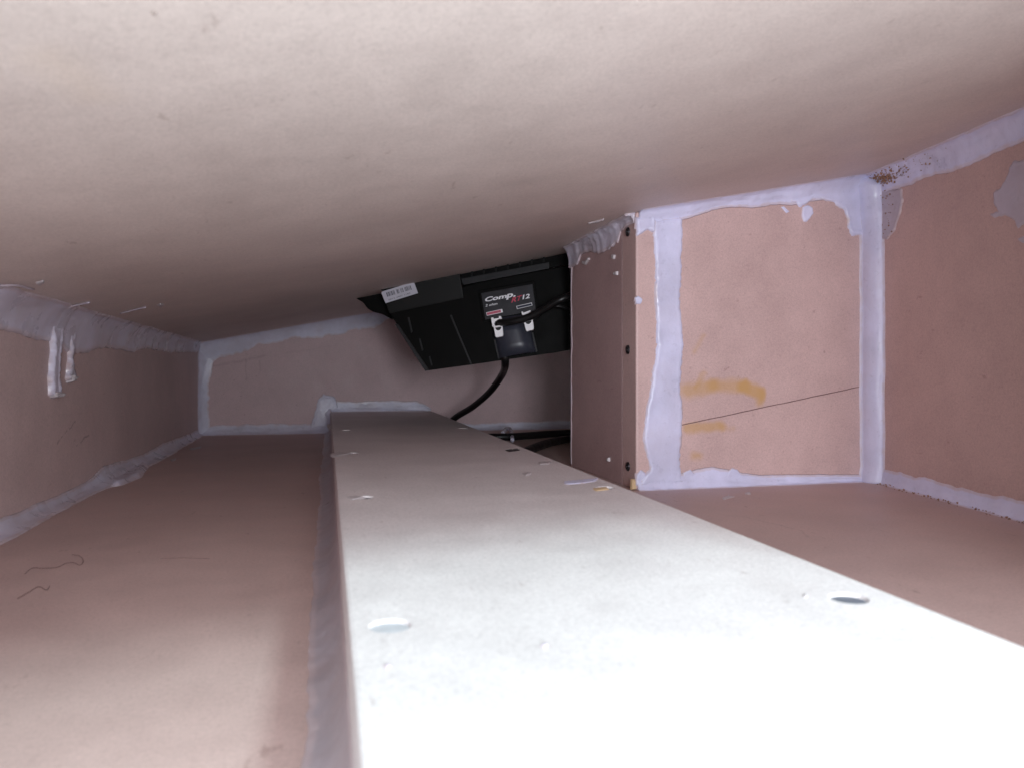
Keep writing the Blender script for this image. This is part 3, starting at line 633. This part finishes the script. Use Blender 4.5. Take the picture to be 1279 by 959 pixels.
# two spring terminals, each a bracket and a tab with a round hole
def tab(pts_, hole, h):
    t_ = empty('terminal'); t_.parent = sp; return t_
def notched(parent, name, tl, tr, br_, bl_, h, hole=True):
    """white lever with a half round hole below its top bar"""
    def q(x, y):
        a = Vector(tl).lerp(Vector(tr), x); b = Vector(bl_).lerp(Vector(br_), x); p = a.lerp(b, y); return (p.x, p.y)
    out = [(0, 0), (1, 0), (1.0, .5), (.98, .9), (.88, 1.0), (.12, 1.0), (.02, .92), (0, .5)]
    n = 14; arc = [(.5 + .36 * math.cos(a), .13 + .30 * math.sin(a)) for a in [math.pi * i / n for i in range(n + 1)]]
    # ring built as quads between outer u-shape and inner arc + top bar
    outer = [(1, .10), (1, .3), (1, .5), (1, .7), (.98, .9), (.88, 1.0), (.7, 1.0), (.5, 1.0), (.3, 1.0), (.12, 1.0), (.02, .92), (0, .7), (0, .5), (0, .3), (0, .10)]
    V = [FP.at(*q(x, y), h) for x, y in outer] + [FP.at(*q(x, y), h) for x, y in arc]; m = len(outer)
    Fq = [(i, i + 1, m + i + 1, m + i) for i in range(m - 1)]
    k = len(V); V += [FP.at(*q(x, y), h) for x, y in ((0, 0), (1, 0), (1, .12), (0, .12))]; Fq.append((k, k + 1, k + 2, k + 3))
    ntot = len(V); V2 = V + [v - FP.n * .05 for v in V]; F2 = Fq + [tuple(ntot + x for x in reversed(f)) for f in Fq]
    lo = list(range(m)) + list(range(2 * m - 1, m - 1, -1))
    F2 += [(lo[i], lo[(i + 1) % len(lo)], ntot + lo[(i + 1) % len(lo)], ntot + lo[i]) for i in range(len(lo))]
    F2 += [(k + i, k + (i + 1) % 4, ntot + k + (i + 1) % 4, ntot + k + i) for i in range(4)]
    o = mesh(name, V2, F2, M['clip'], parent)
    hp = [FP.at(*q(x, y), h - .035) for x, y in [(.06, .1)] + [(.94, .1), (.9, .5), (.1, .5)]]
    prism('wire_hole', hp, FP.n * -.03, M['grey_pl'], o)
    return o
def lever(pl_pts, h, parent, name='bracket', th=.08):
    return prism(name, fp(FP, pl_pts, h), FP.n * -th, M['clip'], parent, .004)
H = .20
tA = notched(sp, 'terminal', (616.6, 407.8), (627.2, 406.2), (628.8, 419.6), (619, 421.8), H); tA['label'] = 'left white spring terminal'
lever([(613.2, 397.2), (616, 396.6), (616.6, 398.4), (622.8, 397.4), (623.2, 394.8), (625.6, 395.0), (626.6, 398.6), (621, 400.4), (617.8, 402.2), (617.0, 404.6), (618.2, 406.4), (617.2, 408.6), (615.0, 408.2)], H, tA)
tB = notched(sp, 'terminal', (654, 400.8), (665.2, 397.4), (666.8, 411.6), (657.2, 414.2), H); tB['label'] = 'right white spring terminal'
lever([(651, 389.8), (653, 389.2), (653.6, 390.8), (658, 389.2), (662.4, 387.6), (662.8, 388.6), (659.2, 392.6), (655.6, 393.8), (652.4, 394.0)], H, tB)

# ---------------------------------------------------------------- cables
pa = FP.at
tag(tube('speaker_cable', [pa(622, 403, .16), pa(632, 403, .24), pa(644, 401, .28), pa(656, 398, .30), pa(670, 392, .34), pa(690, 380, .42), pa(704, 373, .44), pa(718, 368, .36), pa(740, 366, .2), pa(760, 370, .1)], .042, M['cable']),
    'black speaker cable running from the white terminals to the right behind the divider', 'cable')
tag(tube('thin_wire', [pa(664, 404, .16), pa(674, 394, .24), pa(686, 384, .22), pa(700, 383, .2), pa(712, 388, .15), pa(730, 396, .1)], .018, M['cable']),
    'thin black wire looping from the right terminal towards the divider', 'cable')
q0 = pa(626, 430, -.1); q1 = pa(631, 452, -.05)
ya = 10.6
pc = Plane((0, 10.6, 0), (0, 1, 0)); pd = Plane((0, 11.1, 0), (0, 1, 0)); pe = Plane((0, 11.5, 0), (0, 1, 0))
tag(tube('dropping_cable', [q0, q1, Plane((0, 10.0, 0), (0, 1, 0)).at(627, 468), pc.at(611, 490), pd.at(590, 508), pe.at(568, 522), pe.at(558, 537), pe.at(560, 546)], .047, M['cable']),
    'black cable dropping from under the loudspeaker to the far end of the beam', 'cable')
def flr(u, v, h=.06): return FLOOR.at(u, v) + Vector((0, 0, h))
tag(tube('floor_cable', [flr(560, 556), flr(605, 551), flr(640, 550), flr(680, 547), flr(720, 545), flr(760, 548)], .055, M['cable']),
    'black cable lying farther back on the floor behind the beam', 'cable')
tag(tube('floor_cable', [flr(640, 580), flr(665, 566), flr(690, 557), flr(715, 553), flr(750, 553)], .055, M['cable']),
    'black cable curving on the floor close behind the divider foot', 'cable')
tag(tube('cable_tie', [flr(628, 549, .10), flr(633, 546, .14), flr(638, 547, .12), flr(640, 552, .03)], .03, M['seal_thin']), 'small grey tie on the cables behind the beam', 'cable tie')
